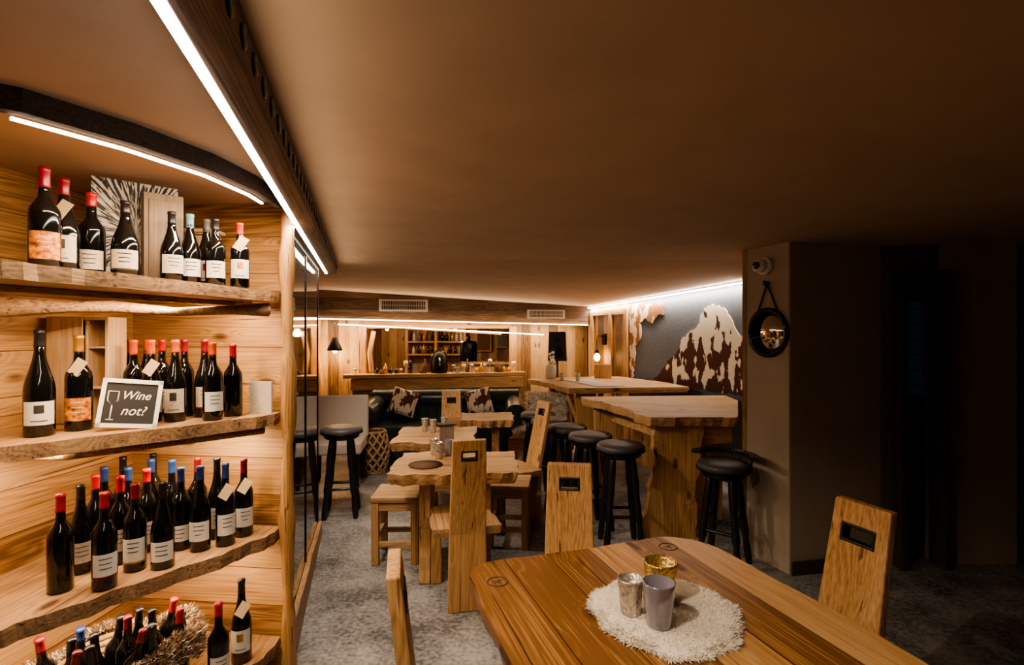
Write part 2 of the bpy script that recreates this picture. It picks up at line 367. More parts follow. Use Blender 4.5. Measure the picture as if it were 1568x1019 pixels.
wallseg('wall_back_left',bl(-.6),bl(.5),0,2.3,W_wallV,.1,1)
wallseg('wall_back_right',bl(2.75),bl(4.0),0,2.3,W_wallV,.1,1)
wallseg('wall_back_low',bl(.5),bl(2.75),0,.93,W_wallH,.1,1)
wallseg('wall_back_high',bl(.5),bl(2.75),1.66,2.3,W_wallH,.1,1)
def local(name,b,x,y=0,z=0,bevel=0):
    p=W0+dS.normalized()*x+NB*y; return b.obj(name,(p.x,p.y,z),angS,bevel)
b=B()
for x in (-1.13,1.13): b.box((x,-.045,1.2),(.11,.085,1.0),W_z)
b.box((0,-.03,1.69),(2.2,.06,.06),W_x)
b.box((.3,-.035,1.62),(1.3,.05,.035),W_x,ry=.06)
b.tube([(-1.75,-.04,.3),(-1.72,-.05,.9),(-1.78,-.04,1.4),(-1.74,-.05,1.8)],.045,W_z)
b.tube([(-1.0,-.10,1.02),(-1.03,-.11,1.3),(-.97,-.10,1.62)],.035,W_z)
local('trim_3',b,1.625,0,0,.005)
b=B(); pl=wavy((-1.35,-.40),(1.3,-.36),22,.02,3)+[(1.3,-.1),(-1.35,-.1)]
b.prism(pl,.95,1.0,W_x); b.box((0,-.22,.475),(2.45,.2,.95),W_wallH); b.box((0,-.345,.86),(2.5,.04,.16),W_x); local('bar_counter',b,1.6,0,0,.006)
b=B()
for i in range(34):
    x=-1.2+i*.07+R()*.03; h=.06+R()*.16; m=random.choice([silverg,paper2,gold,glassb,glassb,lilac,furd,kraft])
    if abs(x-.0)<.16 or x<-.92 and x>-1.12: continue
    T=Matrix.Translation((x,-.27+R()*.1,1.002))
    if m in (glassb,gold,furd): b.lathe([(.03,0),(.03,h*.6),(.01,h*.8),(.01,h)],m,12,T)
    elif R()<.3: b.box((x,-.24,1.002+h/2),(.07,.05,h),m)
    else: b.lathe([(.03,0),(.006,.01),(.006,h*.5),(.034,h*.7),(.03,h)],m,12,T)
local('bar_glassware',b,1.6)
b=B(); b.lathe([(.12,0),(.13,.05),(.12,.24),(.09,.3),(.03,.34)],iron,16,Matrix.Translation((0,-.23,1.002))); b.tube([(0,-.33,1.24),(0,-.37,1.2),(0,-.37,1.12)],.012,steel)
local('coffee_machine',b,1.6)
wallseg('wall_standin_back',(-3.3,10.2),(.35,10.2),0,2.3,W_wallV,.1,1)  # made-up room modelled in place of the back mirror's reflection
wallseg('wall_standin_slate',(.35,10.2),(1.6,9.6),0,2.3,slate,.1,1)
wallseg('wall_standin_left',(-3.2,8.1),(-3.2,10.2),0,2.3,W_wallH,.1,1)
wallseg('wall_standin_right',(1.6,10.2),(1.6,8.2),0,2.3,W_wallH,.1,1)
b=B(); b.box((-.8,9.3,2.33),(5,2.6,.1),plaster); b.obj('ceiling_standin')
b=B(); b.box((-.0,8.95,1.08),(1.7,.34,.05),W_x,rz=-.16); b.box((-.0,8.97,.52),(1.6,.24,1.04),W_wallH,rz=-.16); b.obj('standin_counter',bevel=.005)
b=B()
for z in (1.18,1.42,1.66): b.box((-1.45,10.04,z),(1.1,.26,.03),W_x)
for x in (-2.0,-1.45,-.9): b.box((x,10.04,.95),(.05,.27,1.9),W_z)
b.obj('back_bar_shelf',bevel=.003)
b=B()
for z in (1.196,1.436,1.676):
    x=-1.96
    while x<-1.0:
        x+=.075+R()*.03
        if abs(x+1.45)<.07: continue
        h=.13+R()*.07; m=random.choice([glassb,glassb,paper,gold,amber,glassb,grey])
        b.lathe([(.03,0),(.03,h*.6),(.01,h*.8),(.01,h)],m,10,Matrix.Translation((x,9.98,z)))
b.obj('bar_bottles')
b=B()
for x,w_,h in ((-.55,.3,.5),(-.2,.22,.36),(.12,.26,.44)):
    b.box((x,10.14,1.48),(w_,.03,h),W_x); b.box((x,10.12,1.48),(w_-.06,.01,h-.06),random.choice([slate,paper,furd]))
b.obj('framed_pictures')
b=B(); b.prism([(-.16,0),(.16,0),(.2,.3),(.05,.5),(-.04,.42),(-.12,.2)],0,.02,cow2,Matrix(((1,0,0,0),(0,0,1,0),(0,1,0,0),(0,0,0,1)))); b.obj('cowhide_panel',(.75,9.93,1.1),-.45)
b=B(); b.lathe([(.14,0),(.15,.03),(.15,.3),(.13,.34),(.001,.36)],iron,20); b.tube([(0,0,.36),(0,0,.42)],.03,iron); b.obj('coffee_grinder',(-.75,9.02,1.106))
for x,y in ((-1.0,9.2),(-2.2,9.2)):  # invented pendants, added to light the stand-in room
    b=B(); b.lathe([(.02,.2),(.03,.17),(.09,.05),(.1,0),(.095,0),(.02,.15)],iron,20,Matrix.Translation((x,y,1.66))); b.tube([(x,y,1.86),(x,y,2.28)],.005,black); b.ball((x,y,1.66),.03,bulb); b.obj('pendant_lamp')
    point('standin_room_light',(x,y,1.58),22,(1,.64,.36),.05)

# ------------------------------------------------------------ ceiling beam with LED
p0=Vector((-.18,-.4)); p1=Vector((-1.555,4.42)); d=p1-p0; bl_=d.length
b=B(); b.box((bl_/2,-.034,2.15),(bl_,.068,.11),W_beam)
for i in range(46):
    x=.25+i*.105
    b.lathe([(.024,0),(.024,.006),(.012,.008),(.001,.004)],black,10,Matrix.Translation((x,-.067,2.15))@Matrix.Rotation(pi/2,4,'X'))
b.obj('ceiling_beam',(p0.x,p0.y,0),math.atan2(d.y,d.x),.008)
n_=Vector((-d.y,d.x)).normalized()
b=B(); b.box((bl_/2-.02,.012,2.096),(bl_-.06,.016,.010),ledw); b.box((bl_/2-.02,.013,2.108),(bl_-.06,.026,.008),steel); b.obj('led_profile',(p0.x,p0.y,0),math.atan2(d.y,d.x))
q0=p0+n_*.012; q1=p1+n_*.012
area('beam_led_light',(q0.x,q0.y,2.08),(q1.x,q1.y,2.08),(-.3,0,-1),46,(1,.82,.63),.015,165)
r0=p0-n_*.085+(p1-p0)*.2; r1=p1-n_*.085
area('ceiling_fill_light',(r0.x,r0.y,2.07),(r1.x,r1.y,2.07),(1,.29,.1),6.5,(1,.74,.5),.01,180)  # added fill beside the beam to brighten the ceiling, no strip here
# ------------------------------------------------------------ glass wine cabinet
c0=Vector((-1.045,2.43)); c1=Vector((-1.53,4.15)); d=c1-c0; cl=d.length; ang=math.atan2(d.y,d.x)
b=B()
b.prism([(.03,.03),(cl,.03),(cl,.5),(.36,.60),(.06,.06)],.02,2.14,doorpaint)
b.box((cl/2,.02,1.08),(cl-.01,.016,2.06),darkglass)
for x in (0.01,cl*.5,cl-.012): b.box((x,.012,1.07),(.02,.012,2.08),iron)
b.box((cl/2,.01,2.10),(cl,.014,.03),iron)
pl=[(x,z) for x,z in wavy((0,.2),(cl,.1),14,.015,5)]+[(cl,0),(0,0)]
T=Matrix(((1,0,0,0),(0,0,1,-.02),(0,1,0,0),(0,0,0,1)))
b.prism(pl,0,.03,W_x,T)
b.obj('wine_cabinet',(c0.x,c0.y,0),ang,.002)
b=B(); vs=[];fs=[]; N=26
for i in range(N+1):
    z=2.19*i/N; w=.026+.006*math.sin(i*.9)+.004*math.sin(i*2.3); ox=.005*math.sin(i*.5)
    for a in range(10):
        t=2*pi*a/10; vs.append((ox+w*math.cos(t),w*1.3*math.sin(t),z))
for i in range(N):
    for a in range(10): fs.append((i*10+a,i*10+(a+1)%10,(i+1)*10+(a+1)%10,(i+1)*10+a))
fs.append(list(range(10))[::-1]); fs.append([N*10+a for a in range(10)])
b.add(vs,fs,W_z,True); b.obj('timber_post',(-1.012,2.36,0),-.2)

# ------------------------------------------------------------ wine shelf
b=B()
backp=[(-1.93,1.0),(-1.805,2.46),(-1.05,2.37)]
def shelf(front,z,th):
    P=[]
    for i in range(len(front)-1):
        w=wavy(front[i],front[i+1],9,.014,int(z*100)+i); P+=w[:-1]
    P.append(front[-1]); P+=backp
    b.prism(P,z-th,z,W_shelf,side=W_edge,inset=.006)
shelf([(-1.045,2.33),(-1.09,2.05),(-1.17,1.65),(-1.27,1.3),(-1.5,1.02),(-1.9,.9)],1.78,.045)
shelf([(-1.045,2.30),(-1.2,2.08),(-1.4,1.86),(-1.6,1.64),(-1.9,1.35)],1.24,.05)
shelf([(-1.045,2.30),(-1.15,2.07),(-1.34,1.8),(-1.51,1.545),(-1.9,1.2)],.72,.055)
shelf([(-1.045,2.30),(-1.1,2.05),(-1.3,1.75),(-1.5,1.5),(-1.9,1.1)],.22,.05)
b.box((-1.5,1.95,.0975),(.5,.6,.14),W_shelf,rz=.1)
b.tube([(-1.80,1.72,1.70),(-1.66,1.72,1.685),(-1.55,1.82,1.69),(-1.45,1.9,1.695),(-1.3,2.02,1.68),(-1.18,2.2,1.695),(-1.07,2.3,1.70)],.025,W_bark,8,radii=[.045,.035,.02,.022,.016,.02,.03])
b.tube([(-1.80,1.85,1.17),(-1.6,1.88,1.16),(-1.35,2.1,1.165),(-1.1,2.32,1.17)],.02,W_bark,8)
fl=[(-1.46,1.36),(-1.38,1.7),(-1.28,2.06),(-1.17,2.31)]
for a,c in zip(fl[:-1],fl[1:]):
    a=Vector(a)+Vector((.018,-.004));c=Vector(c)+Vector((.018,-.004)); mid=(a+c)/2; dd=c-a
    b.box((mid.x,mid.y,1.724),(dd.length+.01,.012,.022),W_shelf,rz=math.atan2(dd.y,dd.x))
b.obj('wine_shelf',bevel=.004)
cv=[(-1.75,.95),(-1.45,1.1),(-1.2,1.28),(-1.08,1.5),(-1.0,1.75),(-.975,2.0),(-1.0,2.26)]
b=B()
inner=[(x-.03,y+.02) for x,y in cv]
b.prism(cv+inner[::-1],2.14,2.2,W_fascia); b.obj('canopy_fascia')
def ledcurve(name,pts,z,m=led,w=.012,p=10,dirv=(-.25,.1,-1),off=0):
    b=B()
    for a,c in zip(pts[:-1],pts[1:]):
        a=Vector(a);c=Vector(c); mid=(a+c)/2; dd=c-a
        b.box((mid.x,mid.y,z),(dd.length+.004,w,.008),m,rz=math.atan2(dd.y,dd.x))
        area(name+'_light',(a.x-off,a.y,z-.012),(c.x-off,c.y,z-.012),dirv,p*dd.length,(1,.69,.41),w)
    return b.obj(name)
ledcurve('led_strip_canopy',[(x-.045,y+.02) for x,y in cv[2:6]]+[(-1.03,2.15)],2.133,led,.010,22)
ledcurve('led_strip_shelf',fl,1.730,led,.008,21,(-.2,.1,-1))
ledcurve('led_strip_shelf',[(-1.72,1.72),(-1.53,1.95),(-1.33,2.17),(-1.2,2.31)],1.184,led,.008,20,(-.1,.1,-1))
ledcurve('led_strip_shelf',[(-1.65,1.66),(-1.48,1.9),(-1.3,2.16),(-1.2,2.3)],.660,led,.008,13,(-.1,.1,-1))

def bottle(x,y,z,h,cap,lab=paper,tag=False,r=.038,M=None,b=None):
    own=b is None
    if own: b=B()
    k=h/.3; kr=r/.038
    if R()<.35:
        prof=[(.036*kr,0),(.040*kr,.006),(.040*kr,.13*k),(.036*kr,.155*k),(.028*kr,.18*k),(.019*kr,.21*k),(.0145*kr,.235*k),(.0132*kr,.288*k)]
    else:
        prof=[(.034*kr,0),(.038*kr,.006),(.038*kr,.165*k),(.036*kr,.18*k),(.024*kr,.2*k),(.0155*kr,.215*k),(.0138*kr,.235*k),(.0132*kr,.288*k)]
    b.lathe(prof,glassb,22,M)
    zc=.242+R()*.012
    b.lathe([(.0150*kr,zc*k),(.0142*kr,(zc+.006)*k),(.0138*kr,.286*k),(.0152*kr,.288*k),(.0152*kr,.299*k),(.001,.3*k)],cap,16,M)
    rl=prof[1][0]+.0012
    if lab:
        fa=math.atan2(-y,-x) if own else -pi/2
        fa+= (R()-.5)*.5
        z0=(.03+R()*.015)*k; z1=z0+(.055+R()*.035)*k
        if prof[1][0]>.039*kr: z1=min(z1,.125*k)
        b.patch(rl,fa-1.05,fa+1.05,z0,z1,lab,M,10)
        st=R()
        if st<.2: b.patch(rl+.0006,fa-.3,fa+.3,z0+(z1-z0)*.5,z0+(z1-z0)*.85,random.choice([amber,ink,dred,gold]),M,5)
        for j in range(3 if st>=.2 else 1):
            w=.5-.12*j*R(); zz=z1-(.014+.015*j)*k if st>=.2 else z0+.012*k
            b.patch(rl+.0006,fa-w,fa+w,zz-.0022,zz+.0008,ink if lab is not amber else paper,M,5)
        if st>.8: b.patch(rl+.0006,fa-1.05,fa+1.05,z0,z0+.006*k,random.choice([dred,gold,ink]),M,10)
    if tag:
        T=(M or Matrix.Identity(4))@Matrix.Translation((.02,-.03,.2*k))@Matrix.Rotation(.5,4,'Y')@Matrix.Rotation(-.25,4,'X')
        b.box((0,0,0),(.04,.002,.06),kraft,M=T)
    if own: return b.obj('wine_bottle',(x,y,z+.001))
s1=[(-1.432,1.60,.325,dred,amber,0),(-1.458,1.70,.32,dred,paper,1),(-1.449,1.80,.30,red,paper,0),(-1.354,1.83,.28,capb,paper,0),
    (-1.27,1.95,.27,capb,paper,0),(-1.254,2.035,.28,lblue,paper2,0),(-1.2685,2.17,.29,grey,paper2,0),(-1.175,2.07,.27,capb,paper2,0),(-1.12,2.15,.27,red,paper2,1)]
for x,y,h,c,l,t in s1: bottle(x,y,1.78,h,c,l,t,r=.040 if y<1.9 else .036)
s2=[(-1.646,1.82,.37,capb,paper2,0),(-1.60,1.93,.35,gold,amber,1),(-1.535,2.12,.33,orange,paper,0),(-1.45,2.10,.33,orange,paper,1),(-1.366,2.12,.33,orange,paper,0),(-1.2315,2.15,.32,orange,paper2,0),(-1.207,2.26,.31,red,None,0),
    (-1.67,2.29,.33,orange,None,0),(-1.585,2.27,.33,orange,paper,0),(-1.50,2.24,.33,red,paper,0),(-1.41,2.25,.33,dred,None,0),(-1.317,2.24,.33,dred,paper,0)]
for x,y,h,c,l,t in s2: bottle(x,y,1.24,h,c,l,t,r=.042 if h>.34 else .037)
s3=[(-1.538,1.78,.33,red,None,0),(-1.404,1.80,.33,red,paper2,0),(-1.585,1.92,.32,capb,paper,0),(-1.40,1.94,.32,dred,paper2,0),(-1.31,1.96,.32,capb,paper2,0),(-1.35,2.13,.33,blue,paper2,0),
    (-1.265,2.12,.337,blue,paper2,0),(-1.19,2.17,.337,blue,paper2,1),(-1.165,2.27,.33,dred,paper2,1),(-1.61,2.02,.33,red,None,0),(-1.50,2.0,.33,red,paper,0),(-1.67,2.14,.33,blue,None,0),(-1.565,2.13,.33,blue,paper,0),(-1.475,2.11,.33,red,paper,0),
    (-1.69,2.27,.34,capb,None,0),(-1.54,2.23,.34,blue,None,0),(-1.445,2.22,.34,blue,paper,0),(-1.60,2.33,.34,capb,None,0),(-1.36,2.26,.34,dred,None,0),(-1.27,2.25,.34,capb,paper,0)]
for x,y,h,c,l,t in s3: bottle(x,y,.72,h,c,l,t,r=.037)
bottle(-1.139,2.2,.22,.34,capb,paper2,True); bottle(-1.14,2.03,.22,.33,red,paper2)
b=B(); b.box((0,0,.178),(.13,.07,.355),W_crate2); b.box((0,-.037,.18),(.10,.004,.30),W_crate2); b.obj('gift_box',(-1.372,2.05,1.781),.75,.003)
b=B(); b.box((0,0,.2),(.276,.014,.40),burstm); b.obj('burst_art_print',(-1.46,2.03,1.781),.76)
b=B(); b.box((0,0,.12),(.1,.08,.24),W_crate); b.box((.0,0,.26),(.13,.1,.015),W_crate); b.box((0,0,.25),(.1,.08,.01),W_crate); b.obj('wooden_gift_box',(-1.35,2.30,1.781),.1,.002)
b=B()
for x in (-.105,.105): b.box((x,0,.21),(.012,.12,.42),W_crate)
b.box((0,.055,.21),(.21,.01,.42),W_crate); b.box((0,0,.006),(.21,.12,.012),W_crate); b.box((0,0,.414),(.21,.12,.012),W_crate); b.box((.03,0,.21),(.01,.11,.4),W_crate); b.box((-.04,-.06,.21),(.12,.008,.41),W_crate)
b.box((.065,0,.3),(.07,.1,.008),W_crate); b.box((.065,0,.14),(.07,.1,.008),W_crate)
b.obj('wine_crate',(-1.705,2.1,1.241),.12,.002)
b=B(); b.box((0,0,.07),(.10,.012,.14),paper); b.obj('price_card',(-1.12,2.335,1.241),-.1)
root=bpy.data.objects.new('chalkboard_sign',None); COL.objects.link(root); root.location=(-1.425,1.93,1.247); root.rotation_euler=(math.radians(-14),math.radians(7),.55); root.scale=(.88,.88,.95)
def child(b,name,par):
    o=b.obj(name); o.parent=par; return o
b=B()
for x in (-.098,.098): b.box((x,0,.095),(.016,.014,.19),white)
for z in (.008,.182): b.box((0,0,z),(.212,.014,.016),white)
child(b,'frame',root)
b=B(); b.box((0,.003,.095),(.185,.006,.165),plain('chalkboard',(.02,.02,.022),.7)); child(b,'board',root)
def text(s,x,z,size,par):
    cu=bpy.data.curves.new('t','FONT'); cu.body=s; cu.size=size; cu.shear=.3; cu.offset=.0003
    o=bpy.data.objects.new('t',cu); COL.objects.link(o); bpy.context.view_layer.update()
    me=bpy.data.meshes.new_from_object(o.evaluated_get(bpy.context.evaluated_depsgraph_get())); bpy.data.objects.remove(o)
    me.materials.clear(); me.materials.append(white); ob=bpy.data.objects.new('lettering',me); COL.objects.link(ob)
    ob.parent=par; ob.location=(x,-.0015,z); ob.rotation_euler=(pi/2,0,0)
text('Wine',-.036,.112,.046,root); text('not?',-.03,.05,.05,root)
b=B(); b.tube([(-.062,-.001,.03),(-.062,-.001,.085)],.0025,white); b.tube([(-.08,-.001,.14),(-.08,-.001,.105),(-.062,-.001,.085),(-.045,-.001,.105),(-.045,-.001,.14),(-.08,-.001,.14)],.002,white); b.tube([(-.075,-.001,.03),(-.05,-.001,.03)],.002,white); child(b,'glass_drawing',root)
b=B()
b.lathe([(.17,0),(.20,.1),(.22,.2),(.215,.2),(.19,.1),(.16,.02)],wicker,32,None,True,1.15,.75)
for i in range(9): 
    rr=.173+.045*(i/8); b.tube([(1.15*rr*math.cos(t),.75*rr*math.sin(t),.015+i*.022) for t in [2*pi*k/32 for k in range(33)]],.011,wicker,6)
for i in range(16000):
    t=R()*2*pi; rr=.20+R()*.05; z=.2+.02*math.sin(t*5)+R()*.02-(.10*R() if rr>.225 else 0)
    b.strand((1.15*rr*math.cos(t),.75*rr*math.sin(t),z),(math.cos(t)*.8,math.sin(t)*.8,.8),.026,.0018,random.choice([furb,fleece,furb,furd,furb]))
for i in range(15):
    x=-.17+.085*(i%5)+(.03 if i//5%2 else 0); y=-.09+.085*(i//5)
    if abs(x)>.17: continue
    M=Matrix.Translation((x,y,.03))@Matrix.Rotation((R()-.5)*.3,4,'Y')@Matrix.Rotation(.1+R()*.15,4,'X')
    bottle(0,0,0,.29+.02*R(),random.choice([red,blue,capb,capb,capb,dred]),None,False,.036,M,b)
b.obj('bottle_basket',(-1.46,1.93,.221),.9)

# ------------------------------------------------------------ furniture
def chair_slab(b,w0,w1,h,th,y0,lean,hole=(.09,.05,.9)):
    hw,hh,hz=hole[0]/2,hole[1]/2,hole[2]
    zs=[0,.45,hz-hh,hz+hh,h]; V=[]
    for side in (0,1):
        for z in zs:
            w=(w0+(w1-w0)*z/h)/2
            yy=y0-(max(0,z-.42))*lean+ (th/2 if side else -th/2)
            for x in (-w,-hw,hw,w): V.append((x,yy,z))
    F=[]; n=20
    def q(s,i,j): return s*n+i*4+j
    for i in range(4):
        for j in range(3):
            if i==2 and j==1: continue
            F.append((q(0,i,j),q(0,i,j+1),q(0,i+1,j+1),q(0,i+1,j))); F.append((q(1,i,j),q(1,i+1,j),q(1,i+1,j+1),q(1,i,j+1)))
        F.append((q(0,i,0),q(0,i+1,0),q(1,i+1,0),q(1,i,0))); F.append((q(0,i,3),q(1,i,3),q(1,i+1,3),q(0,i+1,3)))
    for j in range(3): F.append((q(0,0,j),q(1,0,j),q(1,0,j+1),q(0,0,j+1))); F.append((q(0,4,j),q(0,4,j+1),q(1,4,j+1),q(1,4,j)))
    F.append((q(0,2,1),q(0,2,2),q(1,2,2),q(1,2,1))); F.append((q(0,3,1),q(1,3,1),q(1,3,2),q(0,3,2)))
    F.append((q(0,2,1),q(1,2,1),q(1,3,1),q(0,3,1))); F.append((q(0,2,2),q(0,3,2),q(1,3,2),q(1,2,2)))
    b.add(V,F,W_z)
    yy=y0-(hz-.42)*lean
    for sx in (-1,1): b.box((sx*(hw+.002),yy,hz),(.012,th+.008,hh*2+.02),black,rx=lean*.9)
    for sz in (-1,1): b.box((0,yy-sz*hh*lean,hz+sz*(hh+.002)),(hw*2+.014,th+.008,.012),black,rx=lean*.9)
def chair(x,y,rz,h=1.0,w0=.23,w1=.19,lean=.14,hole=(.08,.045,.91)):
    b=B(); chair_slab(b,w0,w1,h,.036,-.2,lean,hole)
    pl=wavy((-.2,-.18),(-.19,.24),8,.012,int(x*50))+wavy((.19,.24),(.2,-.18),8,.012,3)
    b.prism(pl,.42,.47,W_y,inset=.01)
    for sx in (-1,1): b.box((sx*.15,.18,.21),(.07,.05,.42),W_z,ty=1,tx=.85)
    b.box((0,.18,.38),(.26,.03,.07),W_x); b.box((0,-.01,.34),(.05,.36,.07),W_y)
    return b.obj('dining_chair',(x,y,0),rz,.006)
chair(-.30,3.2,.22)
chair(.23,2.12,pi-.12,w0=.25,w1=.2)
chair(.94,1.72,pi/2+.35,w0=.26,w1=.2,lean=.2,hole=(.11,.05,.89))
chair(-.045,1.42,-pi/2+.20,w0=.26,w1=.18,lean=.12)
chair(-.59,5.05,pi+.1)
chair(-.0,4.38,pi/2+.5,lean=.22)

def stool4(x,y,rz,s=.33,h=.47):
    b=B(); b.box((0,0,h-.02),(s,s,.04),W_x)
    for sx in (-1,1):
        for sy in (-1,1): b.box((sx*(s/2-.03),sy*(s/2-.03),(h-.04)/2),(.05,.05,h-.04),W_z)
    for sy in (-1,1):
        b.box((0,sy*(s/2-.03),h-.07),(s-.1,.03,.06),W_x); b.box((0,sy*(s/2-.03),.14),(s-.1,.03,.035),W_x)
        b.box((sy*(s/2-.03),0,h-.07),(.03,s-.1,.06),W_y); b.box((sy*(s/2-.03),0,.18),(.03,s-.1,.035),W_y)
    b.obj('wooden_stool',(x,y,0),rz,.005)
stool4(-.81,3.74,.03); stool4(-.02,4.0,-.1,.32)

def live_table(name,x,y,rz,L,Wd,z,seed):
    b=B(); P=wavy((-L/2,-Wd/2),(L/2,-Wd/2),26,.05,seed)+wavy((L/2,-Wd/2),(L/2,Wd/2),8,.02,seed+1)[1:-1]+wavy((L/2,Wd/2),(-L/2,Wd/2),26,.05,seed+2)+wavy((-L/2,Wd/2),(-L/2,-Wd/2),8,.02,seed+3)[1:-1]
    b.prism(P,z-.07,z,W_x,inset=.022)
    for sx in (-1,1):
        lp=wavy((-.5*Wd*.5,0),(-.5*Wd*.42,z-.07),8,.02,seed+5)+wavy((.5*Wd*.42,z-.07),(.5*Wd*.5,0),8,.02,seed+6)
        b.prism(lp,-.035,.035,W_z,Matrix(((0,0,1,sx*L*.24),(1,0,0,0),(0,1,0,0),(0,0,0,1))))
    b.box((0,0,.3),(L*.46,.04,.1),W_x)
    return b.obj(name,(x,y,0),rz,.008)
live_table('live_edge_table',-.37,3.48,.03,.80,.6,.74,11)
live_table('live_edge_table',-.64,4.42,.05,.66,.7,.74,21)
live_table('live_edge_table',-.34,5.35,.05,.7,.5,.74,31)
live_table('live_edge_table',-2.45,6.0,.3,.5,.6,.76,41)
def candle(name,x,y,z,r,h,m):
    b=B(); b.lathe([(r*.72,0),(r*.8,.004),(r,h*.95),(r,h),(r*.93,h),(r*.76,.02),(.001,.018)],m,28)
    b.lathe([(r*.6,.019),(r*.6,h*.3),(.001,h*.3)],wax,16); b.tube([(0,0,h*.3),(.001,0,h*.38)],.0012,ink,6)
    b.obj(name,(x,y,z))
for x,y,m in ((-.50,3.56,silverg),(-.44,3.65,lilac),(-.55,3.68,silverg)): candle('candle_glass',x,y,.741,.03,.11,m)
for x,y in ((-.68,4.5),(-.76,4.56),(-.60,4.62)): candle('candle_glass',x,y,.741,.03,.11,silverg)
b=B(); b.box((0,0,.1),(.1,.05,.2),W_crate2); b.box((0,0,.203),(.13,.08,.006),ink); b.obj('menu_holder',(-.47,3.75,.741),.3)
b=B(); b.lathe([(.1,0),(.11,.006),(.001,.007)],furd,20); b.obj('place_mat',(-.56,3.38,.741))

rz=math.atan2(.32,.95)
Lt,Wt=1.5,.97
cx=(-.175+.76)/2+.32*.72; cy=(1.80+2.12)/2-.95*.72
def rr_poly(w,l,rads,n=8):
    P=[]
    for (sx,sy,a0),r in zip(((1,1,0),(-1,1,pi/2),(-1,-1,pi),(1,-1,3*pi/2)),rads):
        c=(sx*(w/2-r),sy*(l/2-r))
        for i in range(n+1): a=a0+pi/2*i/n; P.append((c[0]+r*math.cos(a),c[1]+r*math.sin(a)))
    Q=[]
    for i in range(len(P)):
        a=Vector(P[i]); c=Vector(P[(i+1)%len(P)]); k=max(1,int((c-a).length/.06))
        for j in range(k):
            q=a+(c-a)*j/k; t=math.atan2(q.y,q.x); Q.append((q.x*(1+.014*math.sin(5*t+1)+.004*math.sin(19*t)),q.y*(1+.008*math.sin(7*t)+.003*math.sin(23*t))))
    return Q
b=B(); b.prism(rr_poly(Wt,Lt,(.2,.11,.12,.12)),.725,.78,W_table,inset=.01)
for sy in (-1,1): b.box((0,sy*.42,.36),(.5,.07,.72),W_z,tx=1.15); b.box((0,sy*.42,.03),(.68,.1,.06),W_x)
b.box((0,0,.25),(.06,.8,.12),W_y)
b.box((0,.42,.695),(.75,.09,.06),W_x); b.box((0,-.42,.695),(.75,.09,.06),W_x)
for mx,my in ((-.40,.60),(.30,.66),(.42,-.5)):
    ring=[(mx+.033*math.cos(2*pi*k/24),my+.033*math.sin(2*pi*k/24),.7802) for k in range(25)]
    b.tube(ring,.0022,ink,6)
    b.box((mx,my,.7803),(.04,.003,.001),ink,rz=.5); b.box((mx+.004,my-.004,.7803),(.03,.003,.001),ink,rz=1.6); b.box((mx-.005,my,.7803),(.03,.003,.001),ink,rz=-.5)
b.obj('dining_table',(cx,cy,0),rz,.008,seg=3)
b=B(); N=40; vs=[(0,0,.016)];fs=[]
def fr(t): return .208+.008*math.sin(3*t)+.006*math.sin(7*t+1)+.004*math.sin(13*t)
for j in range(1,9):
    for k in range(N):
        t=2*pi*k/N; r=fr(t)*j/8; vs.append((r*math.cos(t),r*math.sin(t),.016+.003*R() if j<8 else .001))
for k in range(N): fs.append((0,1+k,1+(k+1)%N))
for j in range(7):
    for k in range(N): fs.append((1+j*N+k,1+(j+1)*N+k,1+(j+1)*N+(k+1)%N,1+j*N+(k+1)%N))
b.add(vs,fs,fleece,True)
for i in range(22000):
    t=R()*2*pi; r=fr(t)*math.sqrt(R())*1.0; b.strand((r*math.cos(t),r*math.sin(t),.012 if r<.19 else .004),(math.cos(t)*.9*(r/.2)**3,math.sin(t)*.9*(r/.2)**3,.35),.013+.005*R(),.0012,fleece)
b.obj('sheepskin_mat',(.445,1.515,.781))
candle('candle_glass',.402,1.43,.80,.044,.118,lilac)
candle('candle_glass',.338,1.49,.80,.036,.10,silverg)
candle('candle_glass',.442,1.555,.80,.049,.12,mercury)

def barstool(x,y,rz=0,backrest=False,h=.77):
    b=B()
    b.lathe([(.13,h-.1),(.15,h-.085),(.15,h-.06)],black,28)
    b.lathe([(.165,h-.06),(.178,h-.045),(.18,h-.02),(.165,h-.003),(.08,h+.002),(.001,h+.002)],blackseat,32)
    b.lathe([(.182,h-.052),(.184,h-.046),(.182,h-.04)],iron,32)
    for k in range(4):
        a=pi/4+k*pi/2; c,s=math.cos(a),math.sin(a); r0,r1=.1,.185
        T=[];RR=[]
        for i in range(15):
            t=i/14; z=(h-.09)*(1-t); rad=r0+(r1-r0)*t; T.append((c*rad,s*rad,max(z,.0)))
            RR.append(.021+.008*abs(math.sin(t*9))-.005*t+(.006 if i in (4,5,9) else 0))
        b.tube(T,.02,black,10,radii=RR)
    for k in range(4):
        a=pi/4+k*pi/2;a2=a+pi/2; z=.25+.07*(k%2); rad=.1+.085*(1-z/(h-.09))
        b.tube([(rad*math.cos(a),rad*math.sin(a),z),(rad*math.cos(a2),rad*math.sin(a2),z)],.013,black,8)
    if backrest:
        P=[(.225*math.cos(t),.21*math.sin(t)) for t in [pi*(1.0+i/14) for i in range(15)]]
        P2=[(.165*math.cos(t),.15*math.sin(t)) for t in [pi*(2.0-i/14) for i in range(15)]]
        b.prism(P+P2,h+.03,h+.055,black)
        for t in (1.15,1.5,1.85): b.tube([(.17*math.cos(t*pi),.16*math.sin(t*pi),h-.03),(.19*math.cos(t*pi),.175*math.sin(t*pi),h+.035)],.009,black,8)
    b.obj('bar_stool',(x,y,0),rz,.002)
for i,(x,y) in enumerate(((.815,3.92),(.645,4.30),(.49,4.68),(.365,5.06),(.27,5.44))): barstool(x,y,.3*i)
barstool(1.46,3.60,pi*.5+.9,True,.71)
barstool(-1.50,4.60,.2)

